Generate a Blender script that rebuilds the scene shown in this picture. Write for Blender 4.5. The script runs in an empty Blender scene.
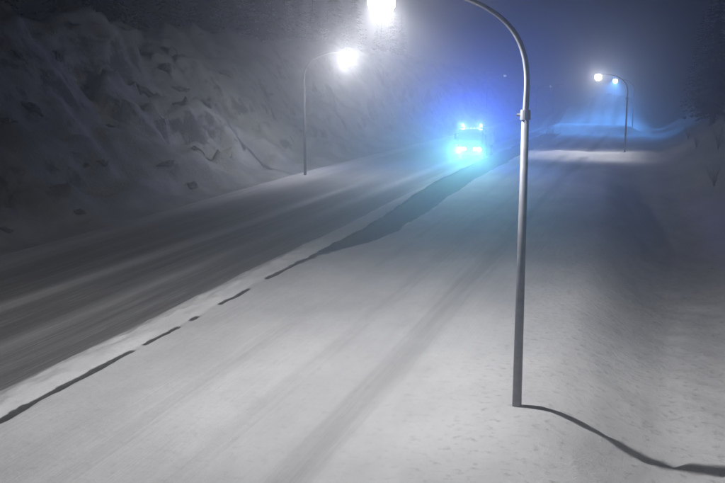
import bpy, bmesh, math, random
from mathutils import Vector, Matrix, noise
R = math.radians
random.seed(7)
sc = bpy.context.scene

# ------------------------------------------------------------------ camera, sky, sun, exposure
cam_d = bpy.data.cameras.new('camera'); cam = bpy.data.objects.new('camera', cam_d)
sc.collection.objects.link(cam); sc.camera = cam
cam_d.sensor_width = 36.0; cam_d.lens = 36.0 * 950 / 725; cam_d.clip_end = 3000
cam.location = (14.48, 0, 8.0)
cam.rotation_euler = (R(90 - 10.058), 0, R(17.137))

SUN_EL, SUN_AZ = 38.0, 200.0
world = bpy.data.worlds.new('World'); sc.world = world; world.use_nodes = True
wn = world.node_tree.nodes; wl = world.node_tree.links
bg = wn['Background']
sky_t = wn.new('ShaderNodeTexSky'); sky_t.sky_type = 'NISHITA'; sky_t.sun_disc = False
sky_t.sun_elevation = R(SUN_EL); sky_t.sun_rotation = R(SUN_AZ)
wl.new(sky_t.outputs['Color'], bg.inputs['Color']); bg.inputs['Strength'].default_value = 0.0016

sd = bpy.data.lights.new('moonlight', 'SUN'); sd.energy = 0.012; sd.angle = R(10); sd.color = (0.8, 0.88, 1.0)
so = bpy.data.objects.new('moonlight', sd); sc.collection.objects.link(so)
so.rotation_euler = (R(90 - SUN_EL), 0, R(180 - SUN_AZ))

vs = sc.view_settings
vs.view_transform = 'Standard'; vs.look = 'None'; vs.gamma = 1.0; vs.exposure = 0.0; vs.use_curve_mapping = False
HAZE = 0.0066
sc.cycles.volume_bounces = 1
sc.cycles.max_bounces = 6
sc.cycles.use_denoising = True
sc.cycles.transparent_max_bounces = 12

# ------------------------------------------------------------------ helpers
col = sc.collection
def tag(o, label=None, cat=None, group=None, kind=None):
    if label: o['label'] = label
    if cat: o['category'] = cat
    if group: o['group'] = group
    if kind: o['kind'] = kind
    return o
def empty(name, loc, rz=0.0, label=None, cat=None, group=None):
    o = bpy.data.objects.new(name, None); col.objects.link(o)
    o.location = loc; o.rotation_euler = (0, 0, rz); o.empty_display_size = 0.2
    return tag(o, label, cat, group)
def obj(name, bm, mat, parent=None, smooth=False):
    me = bpy.data.meshes.new(name); bm.to_mesh(me); bm.free()
    if smooth:
        for p in me.polygons: p.use_smooth = True
    me.materials.append(mat)
    o = bpy.data.objects.new(name, me); col.objects.link(o)
    if parent: o.parent = parent
    return o
def ss(t):
    t = max(0.0, min(1.0, t)); return t * t * (3 - 2 * t)
def lerp(a, b, t): return a + (b - a) * t
def box(bm, c, s, bev=0.0, rot=None):
    m = Matrix.Translation(c) @ (rot or Matrix.Identity(4)) @ Matrix.Diagonal((s[0], s[1], s[2], 1))
    r = bmesh.ops.create_cube(bm, size=1.0, matrix=m)
    if bev:
        es = list({e for v in r['verts'] for e in v.link_edges})
        bmesh.ops.bevel(bm, geom=es, offset=bev, segments=2, affect='EDGES', profile=0.6)
def tube(bm, pts, rad, n=10, cap=True):
    pts = [Vector(p) for p in pts]
    rads = rad if isinstance(rad, (list, tuple)) else [rad] * len(pts)
    prev = None; rings = []
    up = None
    for i, p in enumerate(pts):
        a = pts[max(0, i - 1)]; b = pts[min(len(pts) - 1, i + 1)]
        t = (b - a).normalized()
        if up is None:
            up = Vector((0, 1, 0)) if abs(t.y) < 0.9 else Vector((1, 0, 0))
        x = t.cross(up).normalized(); y = x.cross(t).normalized(); up = y
        rings.append([bm.verts.new(p + (x * math.cos(k * 2 * math.pi / n) + y * math.sin(k * 2 * math.pi / n)) * rads[i]) for k in range(n)])
    for i in range(len(rings) - 1):
        for k in range(n):
            bm.faces.new((rings[i][k], rings[i][(k + 1) % n], rings[i + 1][(k + 1) % n], rings[i + 1][k]))
    if cap:
        bm.faces.new(rings[0][::-1]); bm.faces.new(rings[-1])
def cyl(bm, a, b, r1, r2=None, n=16):
    tube(bm, [a, b], [r1, r1 if r2 is None else r2], n)
def spline(pts, n=8):
    P = [Vector(p) for p in pts]; out = []
    for i in range(len(P) - 1):
        p0 = P[max(0, i - 1)]; p1 = P[i]; p2 = P[i + 1]; p3 = P[min(len(P) - 1, i + 2)]
        for k in range(n):
            t = k / n
            out.append(0.5 * ((2 * p1) + (p2 - p0) * t + (2 * p0 - 5 * p1 + 4 * p2 - p3) * t * t + (3 * p1 - p0 - 3 * p2 + p3) * t ** 3))
    out.append(P[-1]); return out
def fbm(x, y, z, o=4):
    return noise.fractal(Vector((x, y, z)), 0.9, 2.1, o, noise_basis='PERLIN_ORIGINAL')

# ------------------------------------------------------------------ materials
def new_mat(name):
    m = bpy.data.materials.new(name); m.use_nodes = True
    return m, m.node_tree.nodes, m.node_tree.links, m.node_tree.nodes['Principled BSDF']
def simple(name, c, rough=0.6, metal=0.0, var=0.15, scale=6.0, bump=0.0):
    m, n, l, p = new_mat(name)
    tc = n.new('ShaderNodeTexCoord'); nz = n.new('ShaderNodeTexNoise'); nz.inputs['Scale'].default_value = scale; nz.inputs['Detail'].default_value = 5
    l.new(tc.outputs['Object'], nz.inputs['Vector'])
    r = n.new('ShaderNodeValToRGB')
    r.color_ramp.elements[0].position = .3; r.color_ramp.elements[1].position = .7
    r.color_ramp.elements[0].color = (*[x * (1 - var) for x in c], 1); r.color_ramp.elements[1].color = (*[min(1, x * (1 + var)) for x in c], 1)
    l.new(nz.outputs['Fac'], r.inputs['Fac']); l.new(r.outputs['Color'], p.inputs['Base Color'])
    p.inputs['Roughness'].default_value = rough; p.inputs['Metallic'].default_value = metal
    if bump:
        b = n.new('ShaderNodeBump'); b.inputs['Strength'].default_value = bump; b.inputs['Distance'].default_value = .05
        l.new(nz.outputs['Fac'], b.inputs['Height']); l.new(b.outputs['Normal'], p.inputs['Normal'])
    return m
def mixc(n, l, fac, a, b):
    x = n.new('ShaderNodeMix'); x.data_type = 'RGBA'
    for s, v in ((x.inputs[0], fac), (x.inputs[6], a), (x.inputs[7], b)):
        if hasattr(v, 'is_linked'): l.new(v, s)
        elif isinstance(v, tuple): s.default_value = (*v, 1)
        else: s.default_value = v
    return x.outputs[2]
def noise_n(n, l, vec, scale, detail=5, rough=.55):
    z = n.new('ShaderNodeTexNoise'); z.inputs['Scale'].default_value = scale; z.inputs['Detail'].default_value = detail; z.inputs['Roughness'].default_value = rough
    l.new(vec, z.inputs['Vector']); return z.outputs['Fac']
def mapr(n, l, v, a, b, c=0.0, d=1.0, smooth=True):
    m = n.new('ShaderNodeMapRange'); m.interpolation_type = 'SMOOTHSTEP' if smooth else 'LINEAR'
    l.new(v, m.inputs['Value'])
    for i, x in zip((1, 2, 3, 4), (a, b, c, d)): m.inputs[i].default_value = x
    return m.outputs['Result']
def math_n(n, l, op, a, b=None):
    m = n.new('ShaderNodeMath'); m.operation = op
    for s, v in ((m.inputs[0], a), (m.inputs[1], b)):
        if v is None: continue
        if hasattr(v, 'is_linked'): l.new(v, s)
        else: s.default_value = v
    return m.outputs[0]
def scaled(n, l, vec, s):
    m = n.new('ShaderNodeMapping'); m.inputs['Scale'].default_value = s; l.new(vec, m.inputs['Vector']); return m.outputs[0]

def snow_material(name, c0, c1, bump=.35, rock=False):
    m, n, l, p = new_mat(name)
    tc = n.new('ShaderNodeTexCoord'); V = tc.outputs['Object']
    big = noise_n(n, l, V, .35, 6); fine = noise_n(n, l, V, 5.5, 7, .62); grit = noise_n(n, l, V, 34, 3)
    c = mixc(n, l, mapr(n, l, big, .35, .68), c0, c1)
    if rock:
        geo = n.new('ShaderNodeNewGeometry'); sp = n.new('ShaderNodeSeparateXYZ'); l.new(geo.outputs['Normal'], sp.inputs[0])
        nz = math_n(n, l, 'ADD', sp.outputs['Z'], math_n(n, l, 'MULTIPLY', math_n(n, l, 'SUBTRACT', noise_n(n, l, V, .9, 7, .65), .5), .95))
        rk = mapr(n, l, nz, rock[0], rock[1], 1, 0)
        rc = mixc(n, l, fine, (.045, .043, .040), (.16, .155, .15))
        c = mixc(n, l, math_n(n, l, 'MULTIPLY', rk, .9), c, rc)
    speck = mapr(n, l, fine, .62, .74)
    c = mixc(n, l, math_n(n, l, 'MULTIPLY', speck, .22), c, tuple(x * .6 for x in c0))
    l.new(c, p.inputs['Base Color']); p.inputs['Roughness'].default_value = .85
    p.inputs['Specular IOR Level'].default_value = .25
    h = math_n(n, l, 'ADD', math_n(n, l, 'MULTIPLY', fine, 1.0), math_n(n, l, 'MULTIPLY', grit, .28))
    b = n.new('ShaderNodeBump'); b.inputs['Strength'].default_value = bump; b.inputs['Distance'].default_value = .12
    l.new(h, b.inputs['Height']); l.new(b.outputs['Normal'], p.inputs['Normal'])
    return m

def road_material():
    m, n, l, p = new_mat('packed snow road')
    tc = n.new('ShaderNodeTexCoord'); V = tc.outputs['Object']
    at = n.new('ShaderNodeAttribute'); at.attribute_name = 'bare'
    at2 = n.new('ShaderNodeAttribute'); at2.attribute_name = 'dirt'
    at3 = n.new('ShaderNodeAttribute'); at3.attribute_name = 'verge'; vg = at3.outputs['Fac']
    rd = math_n(n, l, 'SUBTRACT', 1.0, vg)
    st1 = noise_n(n, l, scaled(n, l, V, (1.5, .035, 1)), 1.0, 6, .6)
    st2 = noise_n(n, l, scaled(n, l, V, (6.0, .09, 1)), 1.0, 4, .6)
    patch = noise_n(n, l, scaled(n, l, V, (.35, .16, 1)), 1.0, 6, .6)
    fine = noise_n(n, l, V, 4.5, 7, .62); grit = noise_n(n, l, V, 30, 3)
    clean = mixc(n, l, mapr(n, l, patch, .3, .7), (.66, .66, .685), (.82, .82, .84))
    streak = math_n(n, l, 'ADD', math_n(n, l, 'MULTIPLY', st1, .65), math_n(n, l, 'MULTIPLY', st2, .35))
    st3 = noise_n(n, l, scaled(n, l, V, (17.0, .22, 1)), 1.0, 3, .6)
    packed = mixc(n, l, mapr(n, l, streak, .28, .72), (.10, .092, .095), (.28, .283, .288))
    d = math_n(n, l, 'ADD', at2.outputs['Fac'], math_n(n, l, 'MULTIPLY', rd, math_n(n, l, 'MULTIPLY', math_n(n, l, 'SUBTRACT', streak, .5), 1.1)))
    c = mixc(n, l, mapr(n, l, d, .05, .95), clean, packed)
    c = mixc(n, l, math_n(n, l, 'MULTIPLY', math_n(n, l, 'MULTIPLY', mapr(n, l, st3, .56, .68), rd), math_n(n, l, 'ADD', .10, math_n(n, l, 'MULTIPLY', at2.outputs['Fac'], .16))), c, (.84, .84, .85))
    asphalt = mixc(n, l, fine, (.035, .036, .038), (.085, .087, .09))
    bb = math_n(n, l, 'ADD', at.outputs['Fac'], math_n(n, l, 'MULTIPLY', math_n(n, l, 'SUBTRACT', math_n(n, l, 'ADD', math_n(n, l, 'MULTIPLY', fine, .6), math_n(n, l, 'MULTIPLY', st2, .4)), .5), .7))
    bare = mapr(n, l, bb, .3, .62)
    c = mixc(n, l, bare, c, asphalt)
    c = mixc(n, l, math_n(n, l, 'MULTIPLY', mapr(n, l, fine, .52, .74), math_n(n, l, 'ADD', .22, math_n(n, l, 'MULTIPLY', vg, .3))), c, (.3, .3, .31))
    l.new(c, p.inputs['Base Color'])
    p.inputs['Roughness'].default_value = .9; p.inputs['Specular IOR Level'].default_value = 0.0
    h = math_n(n, l, 'ADD', math_n(n, l, 'ADD', math_n(n, l, 'MULTIPLY', fine, math_n(n, l, 'ADD', .6, math_n(n, l, 'MULTIPLY', vg, 2.2))), math_n(n, l, 'MULTIPLY', math_n(n, l, 'MULTIPLY', st2, rd), .9)), math_n(n, l, 'MULTIPLY', grit, math_n(n, l, 'ADD', .2, math_n(n, l, 'MULTIPLY', vg, .8))))
    b = n.new('ShaderNodeBump'); b.inputs['Strength'].default_value = .3; b.inputs['Distance'].default_value = .09
    l.new(h, b.inputs['Height']); l.new(b.outputs['Normal'], p.inputs['Normal'])
    return m
def glow_mat(name, c, strength, trans=.5):
    m, n, l, p = new_mat(name); n.remove(p)
    out = n['Material Output']; e = n.new('ShaderNodeEmission'); e.inputs['Color'].default_value = (*c, 1); e.inputs['Strength'].default_value = strength
    if trans > 0:
        t = n.new('ShaderNodeBsdfTransparent'); x = n.new('ShaderNodeMixShader'); x.inputs[0].default_value = 1 - trans
        l.new(t.outputs[0], x.inputs[1]); l.new(e.outputs[0], x.inputs[2]); l.new(x.outputs[0], out.inputs['Surface'])
    else:
        l.new(e.outputs[0], out.inputs['Surface'])
    return m

M = {}
M['snow'] = snow_material('rough snow', (.62, .62, .64), (.76, .76, .78), .5)
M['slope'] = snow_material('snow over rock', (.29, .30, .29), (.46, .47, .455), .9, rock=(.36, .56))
M['rock'] = snow_material('dark rock dusted with snow', (.50, .50, .51), (.62, .62, .63), .8, rock=(1.0, 1.3))
M['road'] = road_material()
M['steel'] = simple('frosted galvanised steel', (.20, .20, .225), .6, .2, .2, 5)
M['dimmed'] = simple('dark weathered steel', (.055, .055, .06), .8, 0, .2, 5)  # darker copy of the steel; night dimness of distant poles put into colour
M['housing'] = simple('lamp housing grey', (.25, .25, .27), .5, .3)
M['cable'] = simple('black cable', (.03, .03, .034), .6)
M['bark'] = simple('bark', (.06, .05, .042), .9, 0, .35, 9, .5)
M['twig'] = simple('frosted twigs', (.20, .19, .19), .9, 0, .3, 9)
M['needles'] = snow_material('dark spruce needles', (.014, .022, .016), (.03, .04, .032), .2)
M['paint'] = simple('dark truck paint', (.035, .04, .06), .4, 0, .12, 3)
M['dark'] = simple('black plastic', (.02, .02, .022), .55)
M['chassis'] = simple('chassis', (.04, .04, .042), .7)
M['tyre'] = simple('tyre rubber', (.025, .025, .026), .85)
M['rim'] = simple('rim steel', (.3, .3, .31), .4, .7)
M['body'] = simple('grey steel body', (.16, .16, .17), .5, .4)
gm, gn, gl, gp = new_mat('dark glass'); gp.inputs['Base Color'].default_value = (.01, .012, .014, 1); gp.inputs['Roughness'].default_value = .08; M['glass'] = gm

# ------------------------------------------------------------------ ground shape
def bank(X, Y):                       # shoulder falls into a ditch on the right, then a rough bank rises
    f = 2.4 * ss((Y - 45) / 60)
    s = X - (11.9 - f)
    if s <= 0: return 0.0
    d = -(1.12 + .5 * ss((Y - 26) / 16)) * ss(s / 3.4) * (1 - ss((Y - 58) / 36))
    s2 = X - (16.6 - f * 1.0)
    return d + 4.6 * ss(s2 / 9.5) * ss((Y + 10) / 40) + 2.2 * ss((s2 - 8) / 25)
def drop(Y):
    return -0.012 * max(0, Y - 70) ** 2 / (max(0, Y - 70) + 12) - .03 * max(0, Y - 150) ** 2 / (max(0, Y - 150) + 18)
def swell(X, Y):                      # low snow swells added across the far lanes to catch pale bands of light
    z = 0
    y1 = 98 + 1.2 * math.sin(X * .42 + .5) + .006 * (X - 8) ** 2 + .9 * fbm(X * .3, 1.3, 0, 3)
    w = ss((X - 1.2) / 4) * (1 - ss((X - 17) / 4))
    t = Y - y1
    z += .45 * w * (ss((t + 2.6) / 2.8) if t < .2 else 1 - ss((t - .2) / 7))
    y2 = 145 + 1.5 * math.sin(X * .5) + 1.2 * fbm(X * .25, 7.3, 0, 3)
    w = ss((X + 3.5) / 4) * (1 - ss((X - 10) / 3)); t = Y - y2
    z += 1.3 * w * (ss((t + 3) / 3.2) if t < .2 else 1 - ss((t - .2) / 9))
    return z
def hill(X, Y):                       # far snowy rise under the two distant lamps
    a = (.25 + .75 * ss((X + 9) / 15)) * ss((X + 22) / 14) * (1 - ss((X - 8) / 7))
    return 5.6 * a * ss((Y - 152 - .25 * (8 - X)) / 28) * (1 + .18 * fbm(X * .12, Y * .1, 3, 4))
def undul(X, Y):
    return .05 * fbm(X * .22, Y * .11, 1.5, 3)
def road_h(X, Y):
    return undul(X, Y) + drop(Y) + swell(X, Y) + hill(X, Y)
def right_h(X, Y):
    b = bank(X, Y)
    k = ss((X - 11.0) / 5.0)
    near = 1 - ss((Y - 60) / 90)
    return road_h(X, Y) + b + k * (.08 * fbm(X * .5, Y * .5, 4, 4) + near * .12 * fbm(X * 2.0, Y * 2.0, 9, 4) + .09 * near * abs(fbm(X * 4.5, Y * 4.5, 2, 3)))
def left_base(X):
    s = -14.2 - X
    if s <= 0: return 0.0
    return 11.5 * (.85 * ss(s / 13) + .15 * min(1, s / 13)) + .9 * ss((s - 13) / 20)
def left_h(X, Y):
    s = -14.2 - X
    k = ss((s + 1.2) / 4.0)
    face = k * (1 - ss((s - 14) / 8))
    r = fbm(s * .22, Y * .13, 11, 5)
    led = fbm(s * .55 + .5 * r, Y * .16 + s * .10, 5, 5)
    n2 = noise.ridged_multi_fractal(Vector((s * .30, Y * .20, 2.2)), .9, 2.1, 5, 1.0, 2.0, noise_basis='PERLIN_ORIGINAL')
    h = left_base(X) + k * .35 * r + face * (1.0 * r + .7 * led - .12 * (n2 - 1.2))
    fp = noise.voronoi(Vector((s * .42 + .35 * r, Y * .26 + .12 * s, 1.7)))[1][0]
    blk = noise.cell(fp * 7.3) 
    fq = noise.voronoi(Vector((s * 1.0 + .3 * r, Y * .62 + .25 * s, 4.7)))[1][0]
    blk2 = noise.cell(fq * 5.1)
    rocky = ss(.55 + 1.1 * fbm(s * .16 + 3, Y * .07, 21, 3))
    h += face * rocky * (.85 * blk + .40 * blk2)
    apron = .35 * ss((s + 1.2) / 3.0) * (1 - ss((s - .5) / 3))
    return road_h(X, Y) + h + apron

def sheet(name, xs, ys, fn, mat, attrs=None, label=None):
    verts = [(x, y, fn(x, y)) for y in ys for x in xs]
    nx = len(xs)
    faces = [(j * nx + i, j * nx + i + 1, (j + 1) * nx + i + 1, (j + 1) * nx + i) for j in range(len(ys) - 1) for i in range(nx - 1)]
    me = bpy.data.meshes.new(name); me.from_pydata(verts, [], faces); me.update()
    for p in me.polygons: p.use_smooth = True
    for an, af in (attrs or {}).items():
        a = me.attributes.new(an, 'FLOAT', 'POINT')
        a.data.foreach_set('value', [af(v[0], v[1]) for v in verts])
    me.materials.append(mat)
    o = bpy.data.objects.new(name, me); col.objects.link(o); o['kind'] = 'structure'
    if label: o['label'] = label
    return o
def steps(a, b, near, grow):
    out = [a]
    d = near
    while out[-1] < b:
        out.append(out[-1] + d); d *= grow
    out[-1] = b
    return out
def rng(a, b, d):
    k = max(1, round((b - a) / d)); return [a + (b - a) * i / k for i in range(k + 1)]

DASH = [(15, 23.8), (24.3, 26.6), (27.3, 28.0), (29.6, 32.2), (33.8, 46)]
def bare_at(X, Y):
    w = 0.0
    xj = .10 * fbm(Y * .35, 3.1, 0, 3) + .035 * fbm(Y * 2.1, 4.1, 0, 3)
    if Y < 46:
        for a, b in DASH:
            if a - .3 < Y < b + .3:
                e = ss((Y - a + .3) / .6) * (1 - ss((Y - b + .3) / .6))
                wd = .06 + .05 * fbm(Y * .8, 9, 0, 3) + .012 * max(0, 24 - Y) / 4
                w = max(w, .8 * e * (1 - ss((abs(X - .10 - xj) - wd) / .07)))
    if Y > 37:
        g = ss((Y - 38) / 12)
        lo = .0 - 1.2 * ss((Y - 46) / 26) + xj * 1.5; hi = .45 + 1.35 * ss((Y - 38) / 8) - .6 * ss((Y - 50) / 24) + xj * 2 + .15 * fbm(Y * .2, 5, 5, 3)
        soft = .5 - .1 * g
        e = ss((X - lo + .15) / .3) * (1 - ss((X - hi + soft) / (2 * soft)))
        w = max(w, e * (.55 + .55 * ss((Y - 39) / 9)) * (1 - ss((Y - 125) / 30)) * 1.15)
    return w
def ridge_at(X, Y):
    c = -.58 - 1.0 * ss((Y - 46) / 26) + .10 * fbm(Y * .35, 3.1, 0, 3); w = .62 + .12 * fbm(Y * .3, 1, 0, 3)
    return max(0, 1 - ((X - c) / w) ** 2) * (1 - .75 * ss((Y - 40) / 20))
def dirt_at(X, Y):
    left = 1 - ss((X + 1.35) / .35)
    d = .95 * left
    d -= .50 * left * math.exp(-((X + 6.9 - .02 * (Y - 30)) / .55) ** 2) * (1 - ss((Y - 55) / 20))
    d -= .30 * left * math.exp(-((X + 3.7) / .5) ** 2)
    d -= .55 * left * ss((-X - 9.5) / 3) 
    d -= .22 * left * ss((Y - 48) / 18)
    # wheel tracks on the right-hand lanes
    for c, a, w in ((7.75, .42, .55), (5.6, .22, .6), (3.4, .20, .55), (10.2, .10, .5)):
        d += a * math.exp(-((X - c - .12 * fbm(Y * .1, c, 0, 2)) / w) ** 2)
    d += .22 * ss((X - .5) / 1) * ss((Y - 55) / 40)
    d -= .8 * ridge_at(X, Y)
    d *= 1 - ss((X - 9.2) / 1.3)
    if swell(X, Y) > .1: d -= .5  # paler colour on the added swells stands in for lamplit bands
    return max(0, min(1, d))
def verge_at(X, Y): return ss((X - 9.0) / 2.6 + .25 * fbm(X * .6, Y * .25, 6, 3))
def road_top(X, Y):
    z = road_h(X, Y) + .17 * ridge_at(X, Y) * (1 + .55 * fbm(X * 2.5, Y * 1.3, 8, 4) * (1 if Y < 90 else 0)) - .05 * bare_at(X, Y)
    for c in (7.75, 5.6, 3.4, -3.0, -5.2, -8.4, -10.4):
        z -= .018 * math.exp(-((X - c) / .4) ** 2)
    for c in (8.75, 6.7, -4.1, -6.9):
        z += .02 * math.exp(-((X - c) / .28) ** 2)
    return z

XS_ROAD = rng(-13.0, -1.6, .3) + rng(-1.6, 2.4, .055)[1:] + rng(2.4, 10.6, .24)[1:]
YS_ROAD = steps(-30, 6, 3, 1.0)[:-1] + rng(6, 60, .24) + steps(60, 420, .3, 1.012)[1:]
YS_SIDE = steps(-30, 10, 4, 1.0)[:-1] + steps(10, 420, .22, 1.008)
sheet('road', XS_ROAD, YS_ROAD, road_top, M['road'], {'bare': bare_at, 'dirt': dirt_at, 'verge': verge_at}, 'snow covered multi-lane road with a bare dark strip along its middle')
sheet('snow_bank', steps(10.6, 140, .2, 1.03), YS_SIDE, lambda x, y: right_h(x, y), M['road'], {'verge': verge_at}, 'rough snow verge and bank rising on the right of the road')
XL = sorted(-x for x in steps(13.0, 38, .3, 1.004) + steps(38, 170, 1.0, 1.12)[1:])
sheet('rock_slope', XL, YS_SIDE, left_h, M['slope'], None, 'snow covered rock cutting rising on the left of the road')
bm = bmesh.new()
v = [bm.verts.new(p) for p in ((-560, -300, -18.5), (560, -300, -18.5), (560, 560, -18.5), (-560, 560, -18.5))]; bm.faces.new(v)
tag(obj('ground', bm, M['snow']), 'low snow covered ground reaching into the night', kind='structure')

# ------------------------------------------------------------------ street lamps
def lamp_light(parent, loc, power, color, up=.30, cut=(.12, .7), shield=False):
    d = bpy.data.lights.new('lamp_light', 'POINT'); d.energy = power; d.shadow_soft_size = .10; d.color = color
    d.use_nodes = True
    n, l = d.node_tree.nodes, d.node_tree.links; em = n['Emission']
    tc = n.new('ShaderNodeTexCoord'); sp = n.new('ShaderNodeSeparateXYZ'); l.new(tc.outputs['Normal'], sp.inputs[0])
    c = math_n(n, l, 'MULTIPLY', sp.outputs['Z'], -1.0)
    cc = math_n(n, l, 'MAXIMUM', c, .5)
    g = math_n(n, l, 'DIVIDE', 1.0, math_n(n, l, 'POWER', cc, 1.4))
    g = math_n(n, l, 'MULTIPLY', g, mapr(n, l, c, *cut))
    tot = math_n(n, l, 'ADD', up, g)
    if shield: tot = math_n(n, l, 'MULTIPLY', tot, mapr(n, l, sp.outputs['X'], .2, .7, 1.0, .04))
    l.new(tot, em.inputs['Strength'])
    o = bpy.data.objects.new('lamp_light', d); col.objects.link(o); o.location = loc; o.parent = parent
    return o
def street_lamp(loc, rz, label, lens_c, lens_s, power, lc, globe=.30, up=.3, scale=1.0, group=None, mat='steel', cut=(.12, .7), shield=False):
    t = empty('street_lamp', loc, rz, label, 'street lamp', group); t.scale = (scale,) * 3
    b = bmesh.new(); cyl(b, (0, 0, -.35), (0, 0, 7.0), .115, .088, 16); obj('pole', b, M[mat], t, True)
    b = bmesh.new(); cyl(b, (0, 0, 6.93), (0, 0, 7.16), .125, .115, 16); cyl(b, (-.115, 0, 7.04), (-.20, 0, 7.04), .03, .03, 8); obj('collar', b, M[mat], t)
    P = spline([(0, 0, 7.05), (.01, 0, 7.9), (-.10, 0, 8.5), (-.36, 0, 8.98), (-.78, 0, 9.36), (-1.35, 0, 9.66), (-2.05, 0, 9.84), (-2.75, 0, 9.90), (-3.15, 0, 9.89)], 6)
    b = bmesh.new(); tube(b, P, [lerp(.070, .040, i / (len(P) - 1)) for i in range(len(P))], 12); obj('arm', b, M[mat], t, True)
    # hand-hole door low on the pole
    b = bmesh.new(); box(b, (0, -.112, 1.1), (.10, .02, .34), .006); obj('service_door', b, M['housing'], t)
    # cobra-head housing and a drop globe, enlarged to stand in for lamp bloom
    b = bmesh.new()
    prof = [(-3.02, .05, .05), (-3.12, .09, .07), (-3.26, .15, .10), (-3.46, .19, .12), (-3.66, .17, .11), (-3.80, .10, .07), (-3.86, .03, .03)]
    rings = []
    for x, hw, hh in prof:
        rings.append([b.verts.new((x, hw * math.cos(a), 9.87 + hh * math.sin(a) * (1.0 if math.sin(a) > 0 else .45))) for a in [k * math.pi / 6 for k in range(12)]])
    for i in range(len(rings) - 1):
        for k in range(12):
            b.faces.new((rings[i][k], rings[i][(k + 1) % 12], rings[i + 1][(k + 1) % 12], rings[i + 1][k]))
    b.faces.new(rings[0][::-1]); b.faces.new(rings[-1])
    bmesh.ops.recalc_face_normals(b, faces=b.faces)
    obj('housing', b, M['housing'], t, True)
    b = bmesh.new(); bmesh.ops.create_uvsphere(b, u_segments=20, v_segments=12, radius=globe, matrix=Matrix.Translation((-3.48, 0, 9.90 - globe * .80)) @ Matrix.Diagonal((1, 1, .95, 1)))
    gmat = glow_mat('lamp globe', lens_c, lens_s, .5)
    obj('globe', b, gmat, t, True)
    if power: lamp_light(t, (-3.48, 0, 9.90 - globe * .80), power, lc, up, cut, shield)
    return t
W = (1.0, .985, .97)
street_lamp((11.55, 22.32, 0), 0, 'tall grey street lamp with curved arm standing in the near right snow', W, 45, 5800, W, .33, .06)
street_lamp((-12.1, 70.7, -.35), math.pi, 'lit street lamp on the left verge below the rock slope', W, 95, 1500, W, .60, .75, mat='dimmed')
street_lamp((-18.2, 190, -2.2), math.pi, 'faint street lamp beyond the truck, a dim dot just left of the near pole', (.6, .72, 1), 1.2, 0, W, .30, mat='dimmed')
street_lamp((-15.6, 250, -5.0), math.pi, 'faint distant street lamp, a dim dot just right of the near pole', (.6, .72, 1), 1.5, 0, W, .30, mat='dimmed')
street_lamp((-13.9, 275, -5.0), math.pi, 'faintest, most distant street lamp between the near pole and the bright far lamps', (.6, .72, 1), 1.2, 0, W, .28, mat='dimmed')
street_lamp((11.5, 99, -.35), 0, 'bright white far street lamp, the larger of the pair on the horizon', W, 65, 4200, W, .42, .22, .83, mat='dimmed', cut=(.5, .85), shield=True)
street_lamp((10.85, 152, -1.05), 0, 'bluish far street lamp just right of the brighter far lamp', (.75, .87, 1), 60, 15000, (.10, .38, 1.0), .42, .08, .82, mat='dimmed', cut=(.02, .35), shield=True)

# ------------------------------------------------------------------ truck with blue beacons
TX, TY = -2.45, 89.5
tz = road_h(TX, TY + 2) 
truck = empty('service_truck', (TX, TY, tz), 0, 'service truck with glaring headlights and blue beacons driving toward the camera', 'truck')
# local: front faces -Y, front face at y = 0
bm = bmesh.new()
box(bm, (0, 1.0, 1.85), (2.36, 1.9, 2.1), .10)
for vv in bm.verts:
    if vv.co.y < .3 and vv.co.z > 1.7: vv.co.y += (vv.co.z - 1.7) * .16
obj('cab', bm, M['paint'], truck)
bm = bmesh.new(); box(bm, (0, .115, 2.22), (2.02, .05, .74), .02, Matrix.Rotation(R(-9), 4, 'X')); obj('windscreen', bm, M['glass'], truck)
for s in (-1, 1):
    bm = bmesh.new(); box(bm, (s * 1.19, 1.0, 1.75), (.03, 1.1, 1.7), .01); d = obj('door', bm, M['paint'], truck)
    bm = bmesh.new(); box(bm, (s * 1.212, .95, 2.25), (.02, .85, .6), .005); obj('side_window', bm, M['glass'], d)
    bm = bmesh.new(); box(bm, (s * 1.225, 1.42, 1.72), (.03, .16, .035), .006); obj('handle', bm, M['dark'], d)
    bm = bmesh.new(); box(bm, (s * 1.46, .16, 2.2), (.2, .09, .5), .03); tube(bm, [(s * 1.15, .35, 2.5), (s * 1.35, .2, 2.48), (s * 1.46, .17, 2.4)], .018, 6); obj('mirror', bm, M['dark'], truck)
bm = bmesh.new(); box(bm, (0, .035, 1.42), (1.5, .06, .52), .015)
for k in range(5): box(bm, (0, -.005, 1.22 + k * .1), (1.4, .03, .035), .006)
obj('grille', bm, M['dark'], truck)
bm = bmesh.new(); box(bm, (0, -.08, .72), (2.42, .34, .42), .05); obj('bumper', bm, M['body'], truck)
bm = bmesh.new(); box(bm, (0, 3.6, .78), (.9, 7.0, .26), .02); obj('chassis', bm, M['chassis'], truck)
bm = bmesh.new(); box(bm, (0, 4.75, 1.75), (2.4, 4.6, 1.25), .04)
for k in range(6): 
    for s in (-1, 1): box(bm, (s * 1.225, 2.7 + k * .82, 1.75), (.06, .09, 1.2), .01)
box(bm, (0, 2.30, 2.55), (2.3, .08, .5), .02)
obj('dump_body', bm, M['body'], truck)
bm = bmesh.new(); box(bm, (0, 5.0, .62), (2.3, .9, .05), .01); obj('underrun_bar', bm, M['chassis'], truck)
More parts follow.
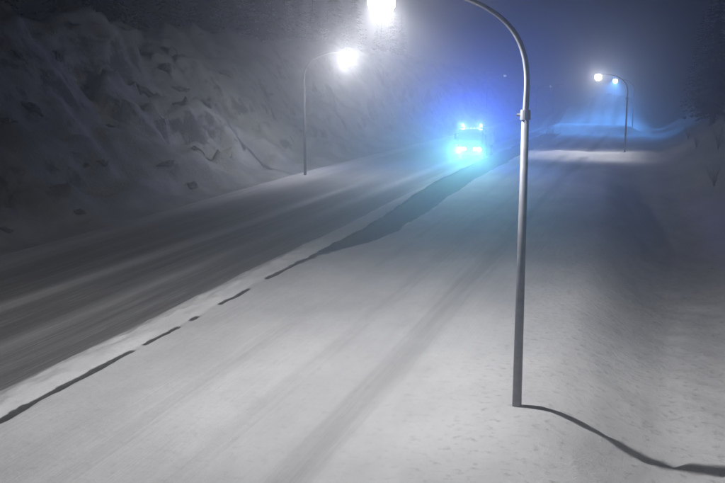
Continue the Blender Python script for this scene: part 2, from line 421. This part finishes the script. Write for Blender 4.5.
for y in (1.1, 4.6, 5.9):
    for s in (-1, 1):
        bm = bmesh.new()
        cyl(bm, (s * .86, y, .5), (s * 1.19, y, .5), .5, .5, 28); bmesh.ops.bevel(bm, geom=[e for e in bm.edges if len(e.link_faces) == 2 and e.calc_face_angle() > 1], offset=.05, segments=2, affect='EDGES')
        wv = obj('wheel', bm, M['tyre'], truck)
        bm = bmesh.new(); cyl(bm, (s * 1.12, y, .5), (s * 1.205, y, .5), .28, .25, 20); cyl(bm, (s * 1.2, y, .5), (s * 1.25, y, .5), .09, .08, 12); obj('rim', bm, M['rim'], wv)
HC = (.30, 1.0, .62)
M['headlight'] = glow_mat('headlight lens', HC, 150, 0); M['glare'] = glow_mat('added glare lens', HC, 110, 0); M['bar'] = glow_mat('roof lamp lens', (.6, 1.0, .9), 2.2, 0)
def spot(name, loc, power, color, size, rx, rz, parent):
    d = bpy.data.lights.new(name, 'SPOT'); d.energy = power; d.color = color; d.spot_size = R(size); d.spot_blend = .7; d.shadow_soft_size = .10
    o = bpy.data.objects.new(name, d); col.objects.link(o); o.location = loc; o.rotation_euler = (R(rx), 0, R(rz)); o.parent = parent
for s in (-1, 1):
    bm = bmesh.new(); cyl(bm, (s * .93, .06, 1.02), (s * .93, -.06, 1.02), .215, .215, 20); hd = obj('headlight', bm, M['dark'], truck)
    bm = bmesh.new(); cyl(bm, (s * .93, -.061, 1.02), (s * .93, -.10, 1.02), .185, .175, 20); obj('lens', bm, M['headlight'], hd)
    bm = bmesh.new(); cyl(bm, (s * .52, .02, 1.05), (s * .52, -.06, 1.05), .16, .16, 20); fl = obj('glare_lamp', bm, M['dark'], truck)  # extra lamp pair added so the truck front burns out in glare
    bm = bmesh.new(); cyl(bm, (s * .52, -.061, 1.05), (s * .52, -.10, 1.05), .15, .14, 20); obj('lens', bm, M['glare'], fl)
    spot('headlight_beam', (s * .93, -.16, 1.02), 2300, HC, 28, 87, 186 - s * 1.0, truck)
# roof light bar and beacons
bm = bmesh.new(); box(bm, (0, .62, 2.98), (1.5, .16, .12), .03); lb = obj('roof_lamp_bar', bm, M['dark'], truck)
for k in range(5):
    bm = bmesh.new(); box(bm, (-.6 + k * .3, .535, 2.985), (.22, .02, .08), .004); obj('lamp', bm, M['bar'], lb)
BLUE = (.05, .10, 1.0)
M['beacon'] = glow_mat('blue beacon dome', (.10, .22, 1.0), 12, .5)
for s in (-1, 1):
    bm = bmesh.new(); cyl(bm, (s * .85, .9, 2.89), (s * .85, .9, 3.06), .12, .11, 16); bs = obj('beacon', bm, M['dark'], truck)
    bm = bmesh.new(); bmesh.ops.create_uvsphere(bm, u_segments=16, v_segments=10, radius=.13, matrix=Matrix.Translation((s * .85, .9, 3.21)) @ Matrix.Diagonal((1, 1, 1.25, 1))); obj('dome', bm, M['beacon'], bs, True)
    spot('beacon_light', (s * .85, .9, 3.21), 8000, BLUE, 100, 90, 180, truck)
bm = bmesh.new(); tube(bm, [(.95, 1.6, 2.88), (.97, 1.62, 4.0)], [.012, .006], 6); obj('aerial', bm, M['dark'], truck)

# ------------------------------------------------------------------ rock outcrops on the left slope
def rock_mesh(seed):
    b = bmesh.new(); bmesh.ops.create_icosphere(b, subdivisions=4, radius=1.0)
    rnd = random.Random(seed)
    planes = []
    for k in range(11):
        nrm = Vector((rnd.gauss(0, 1), rnd.gauss(0, 1), rnd.gauss(0, 1))).normalized(); planes.append((nrm, rnd.uniform(.52, .82)))
    for vv in b.verts:
        d = vv.co.normalized(); r = 1.0
        for nrm, o in planes:
            k = d.dot(nrm)
            if k > .05: r = min(r, o / k)
        r += .20 * fbm(d.x * 2.0 + seed, d.y * 2.0, d.z * 2.0, 5)
        vv.co = d * r
    me = bpy.data.meshes.new('rock'); b.to_mesh(me); b.free(); me.materials.append(M['rock'])
    return me
RM = [rock_mesh(s) for s in (3, 8, 15, 21)]
ROCKS = [  # X, Y, length along the face, height up the face, fall towards the far end, label
    (-22.23, 64.07, 2.7, 1.35, 27, 'largest dark rock outcrop, high on the snowy slope'),
    (-22.14, 68.93, 2.4, .75, 20, 'long dark rock outcrop just right of the largest one'),
    (-23.13, 69.23, 1.3, .9, 10, 'dark rock outcrop above the long one near the crest'),
    (-23.56, 61.72, 1.7, .5, 4, 'flat dark rock ledge near the crest, upper left of the largest outcrop'),
    (-20.92, 48.44, 1.6, .8, 32, 'slanting dark rock outcrop at mid height near the left picture edge'),
    (-20.46, 45.32, 1.3, .7, 32, 'dark rock cut by the left picture edge at mid slope'),
    (-20.5, 56.12, .65, 1.1, 20, 'narrow upright dark rock below the largest outcrop'),
    (-17.19, 45.05, 1.7, .45, 5, 'flat dark rock ledge low on the left of the slope'),
    (-17.97, 49.22, .75, .36, 0, 'small dark rock, left one of two side by side on the lower slope'),
    (-17.58, 50.43, .95, .55, 0, 'small dark rock, right one of two side by side on the lower slope'),
    (-16.66, 56.84, 1.7, .42, 8, 'low flat dark rock in the middle of the lower slope'),
    (-15.43, 57.51, 1.1, .7, 25, 'dark rock at the slope foot, farthest right of the lower rocks'),
    (-15.27, 44.35, .8, .5, 15, 'small dark rock at the slope foot below the left ledge'),
    (-14.96, 37.6, 1.0, .5, 28, 'dark rock at the slope foot by the left picture edge'),
    (-19.95, 69.7, 1.8, .8, 25, 'dark rock right of and below the long outcrop'),
    (-23.94, 55.61, 1.0, .8, 20, 'small dark rock on the crest, upper left'),
    (-18.3, 64.86, 2.0, .5, 28, 'faint long rock rib on the middle slope toward the lamp'),
    (-22.87, 50.22, 1.3, .55, 20, 'small rock high near the upper left corner'),
    (-21.74, 77.81, 1.9, .75, 25, 'faint rock high on the slope, farthest along the road'),
]
for i, (x, y, w, h, fall, lab) in enumerate(ROCKS):
    o = bpy.data.objects.new('rock_outcrop', RM[i % 4]); col.objects.link(o)
    e = .5
    n = Vector((-(left_h(x + e, y) - left_h(x - e, y)) / (2 * e), -(left_h(x, y + e) - left_h(x, y - e)) / (2 * e), 1)).normalized()
    u = Vector((0, 1, -math.tan(R(fall)))); u = (u - n * u.dot(n)).normalized(); v = n.cross(u)
    th = min(w, h) * .75
    pos = Vector((x, y, left_h(x, y))) - n * th * .45
    o.matrix_world = Matrix(((u.x * w * .62, v.x * h * .66, n.x * th, pos.x), (u.y * w * .62, v.y * h * .66, n.y * th, pos.y), (u.z * w * .62, v.z * h * .66, n.z * th, pos.z), (0, 0, 0, 1)))
    tag(o, lab, 'rock', 'rock outcrops on the left slope')

# ------------------------------------------------------------------ trees and shrubs
def spruce_meshes(seed, H):
    rnd = random.Random(seed)
    b = bmesh.new(); tube(b, [(0, 0, -.6), (.02, 0, H * .5), (0, .02, H * .98)], [.16 + H * .008, .09, .015], 8)
    tm = bpy.data.meshes.new('trunk'); b.to_mesh(tm); b.free(); tm.materials.append(M['bark'])
    V, F = [], []
    z = H * .10
    while z < H * .985:
        t = z / H; Lb = (1 - t) ** .85 * H * .21 + .12
        nb = rnd.randint(6, 9)
        for k in range(nb):
            a = rnd.uniform(0, 2 * math.pi); ln = Lb * rnd.uniform(.6, 1.15); dr = rnd.uniform(.15, .5)
            ca, sa = math.cos(a), math.sin(a); ns = 4
            for j in range(ns):
                q = (j + .6) / ns; r = ln * q; zz = z - dr * r * (.6 + .5 * q) + .10 * ln * q * q * q
                for side in (-1, 1, 0):
                    wl = ln * .34 * (1.15 - q * .75) * rnd.uniform(.6, 1.2); an = side * rnd.uniform(.6, 1.1)
                    dx, dy = math.cos(a + an), math.sin(a + an)
                    p = Vector((ca * r, sa * r, zz)); e = p + Vector((dx * wl, dy * wl, -wl * rnd.uniform(.25, .7)))
                    nx, ny = -dy * wl * .30, dx * wl * .30
                    s = len(V); mid = p.lerp(e, .55)
                    V += [tuple(p), (mid.x + nx, mid.y + ny, mid.z - .03), tuple(e), (mid.x - nx, mid.y - ny, mid.z - .03)]
                    F += [(s, s + 1, s + 2, s + 3)]
        z += rnd.uniform(.16, .30) * (1 + .3 * (1 - t))
    cm = bpy.data.meshes.new('crown'); cm.from_pydata(V, [], F); cm.materials.append(M['needles'])
    return tm, cm
SP = [spruce_meshes(s, h) for s, h in ((1, 9.0), (2, 11.5), (3, 7.0), (4, 13.0))]
def spruce(x, y, z, i, s, label, group):
    t = empty('spruce_tree', (x, y, z), random.uniform(0, 6.28), label, 'tree', group); t.scale = (s, s, s * random.uniform(.95, 1.15))
    for nm, me in zip(('trunk', 'crown'), SP[i]):
        o = bpy.data.objects.new(nm, me); col.objects.link(o); o.parent = t
for k in range(34):
    y = 44 + k * 4.1 + random.uniform(-1.5, 1.5); x = -29.0 - random.uniform(0, 9)
    if y < 62 and x > -31: x -= 3
    spruce(x, y, left_h(x, y) - .1, random.randrange(4), random.uniform(.75, 1.1), 'dark spruce in the row along the top of the left rock slope', 'spruces on the left crest')
for k in range(26):  # spruces added to darken the view above the right bank
    y = 108 + k * 4.2 + random.uniform(-2, 2); x = 19.5 + (k % 3) * 3.0 + random.uniform(-.8, 1.2) + (y - 108) * .03
    spruce(x, y, right_h(x, y) - .1, random.randrange(4), random.uniform(.8, 1.25), 'spruce added as a dark backdrop on the right bank', 'added spruces on the right bank')
def shrub(x, y, H, seed, label):
    rnd = random.Random(seed)
    t = empty('bare_shrub', (x, y, right_h(x, y)), 0, label, 'shrub', 'bare shrubs on the right bank')
    for k in range(7):
        b = bmesh.new(); a = rnd.uniform(0, 6.28); lean = rnd.uniform(.1, .45); h = H * rnd.uniform(.6, 1)
        p = [Vector((math.cos(a) * lean * h * q ** 1.3, math.sin(a) * lean * h * q ** 1.3, h * q - .1)) for q in (0, .25, .5, .75, 1)]
        tube(b, p, [.022, .018, .014, .009, .004], 5)
        for j in range(9):
            q = rnd.uniform(.25, .95); i = int(q * 4); base = p[i].lerp(p[i + 1], q * 4 - i); a2 = rnd.uniform(0, 6.28); ln = h * .35 * (1.1 - q) + .12
            e = base + Vector((math.cos(a2) * ln * .6, math.sin(a2) * ln * .6, ln * .75)); tube(b, [base, base.lerp(e, .5) + Vector((0, 0, -.03)), e], [.009, .006, .003], 4)
        obj('stem', b, M['twig'], t)
shrub(18.6, 72, 1.9, 1, 'bare shrub on the right bank, nearest of the shrubs')
shrub(19.4, 84, 2.2, 2, 'tall bare shrub on the right bank at the picture edge')
shrub(18.0, 92, 1.6, 3, 'low bare shrub on the crest of the right bank')
shrub(17.6, 103, 2.0, 4, 'bare shrub beside the upturned end of the added snow drift')
shrub(20.8, 101, 2.4, 5, 'farthest bare shrub on the right bank')

# ------------------------------------------------------------------ haze
bm = bmesh.new(); box(bm, (0, 130, 8), (1160, 900, 56))
hm = bpy.data.materials.new('night haze'); hm.use_nodes = True; hn = hm.node_tree.nodes; hl = hm.node_tree.links
hn.remove(hn['Principled BSDF']); pv = hn.new('ShaderNodeVolumePrincipled')
pv.inputs['Color'].default_value = (.93, .95, 1, 1); pv.inputs['Density'].default_value = HAZE; pv.inputs['Anisotropy'].default_value = .88
hl.new(pv.outputs[0], hn['Material Output'].inputs['Volume'])
tag(obj('haze', bm, hm), 'snowy night haze filling the air', kind='stuff')
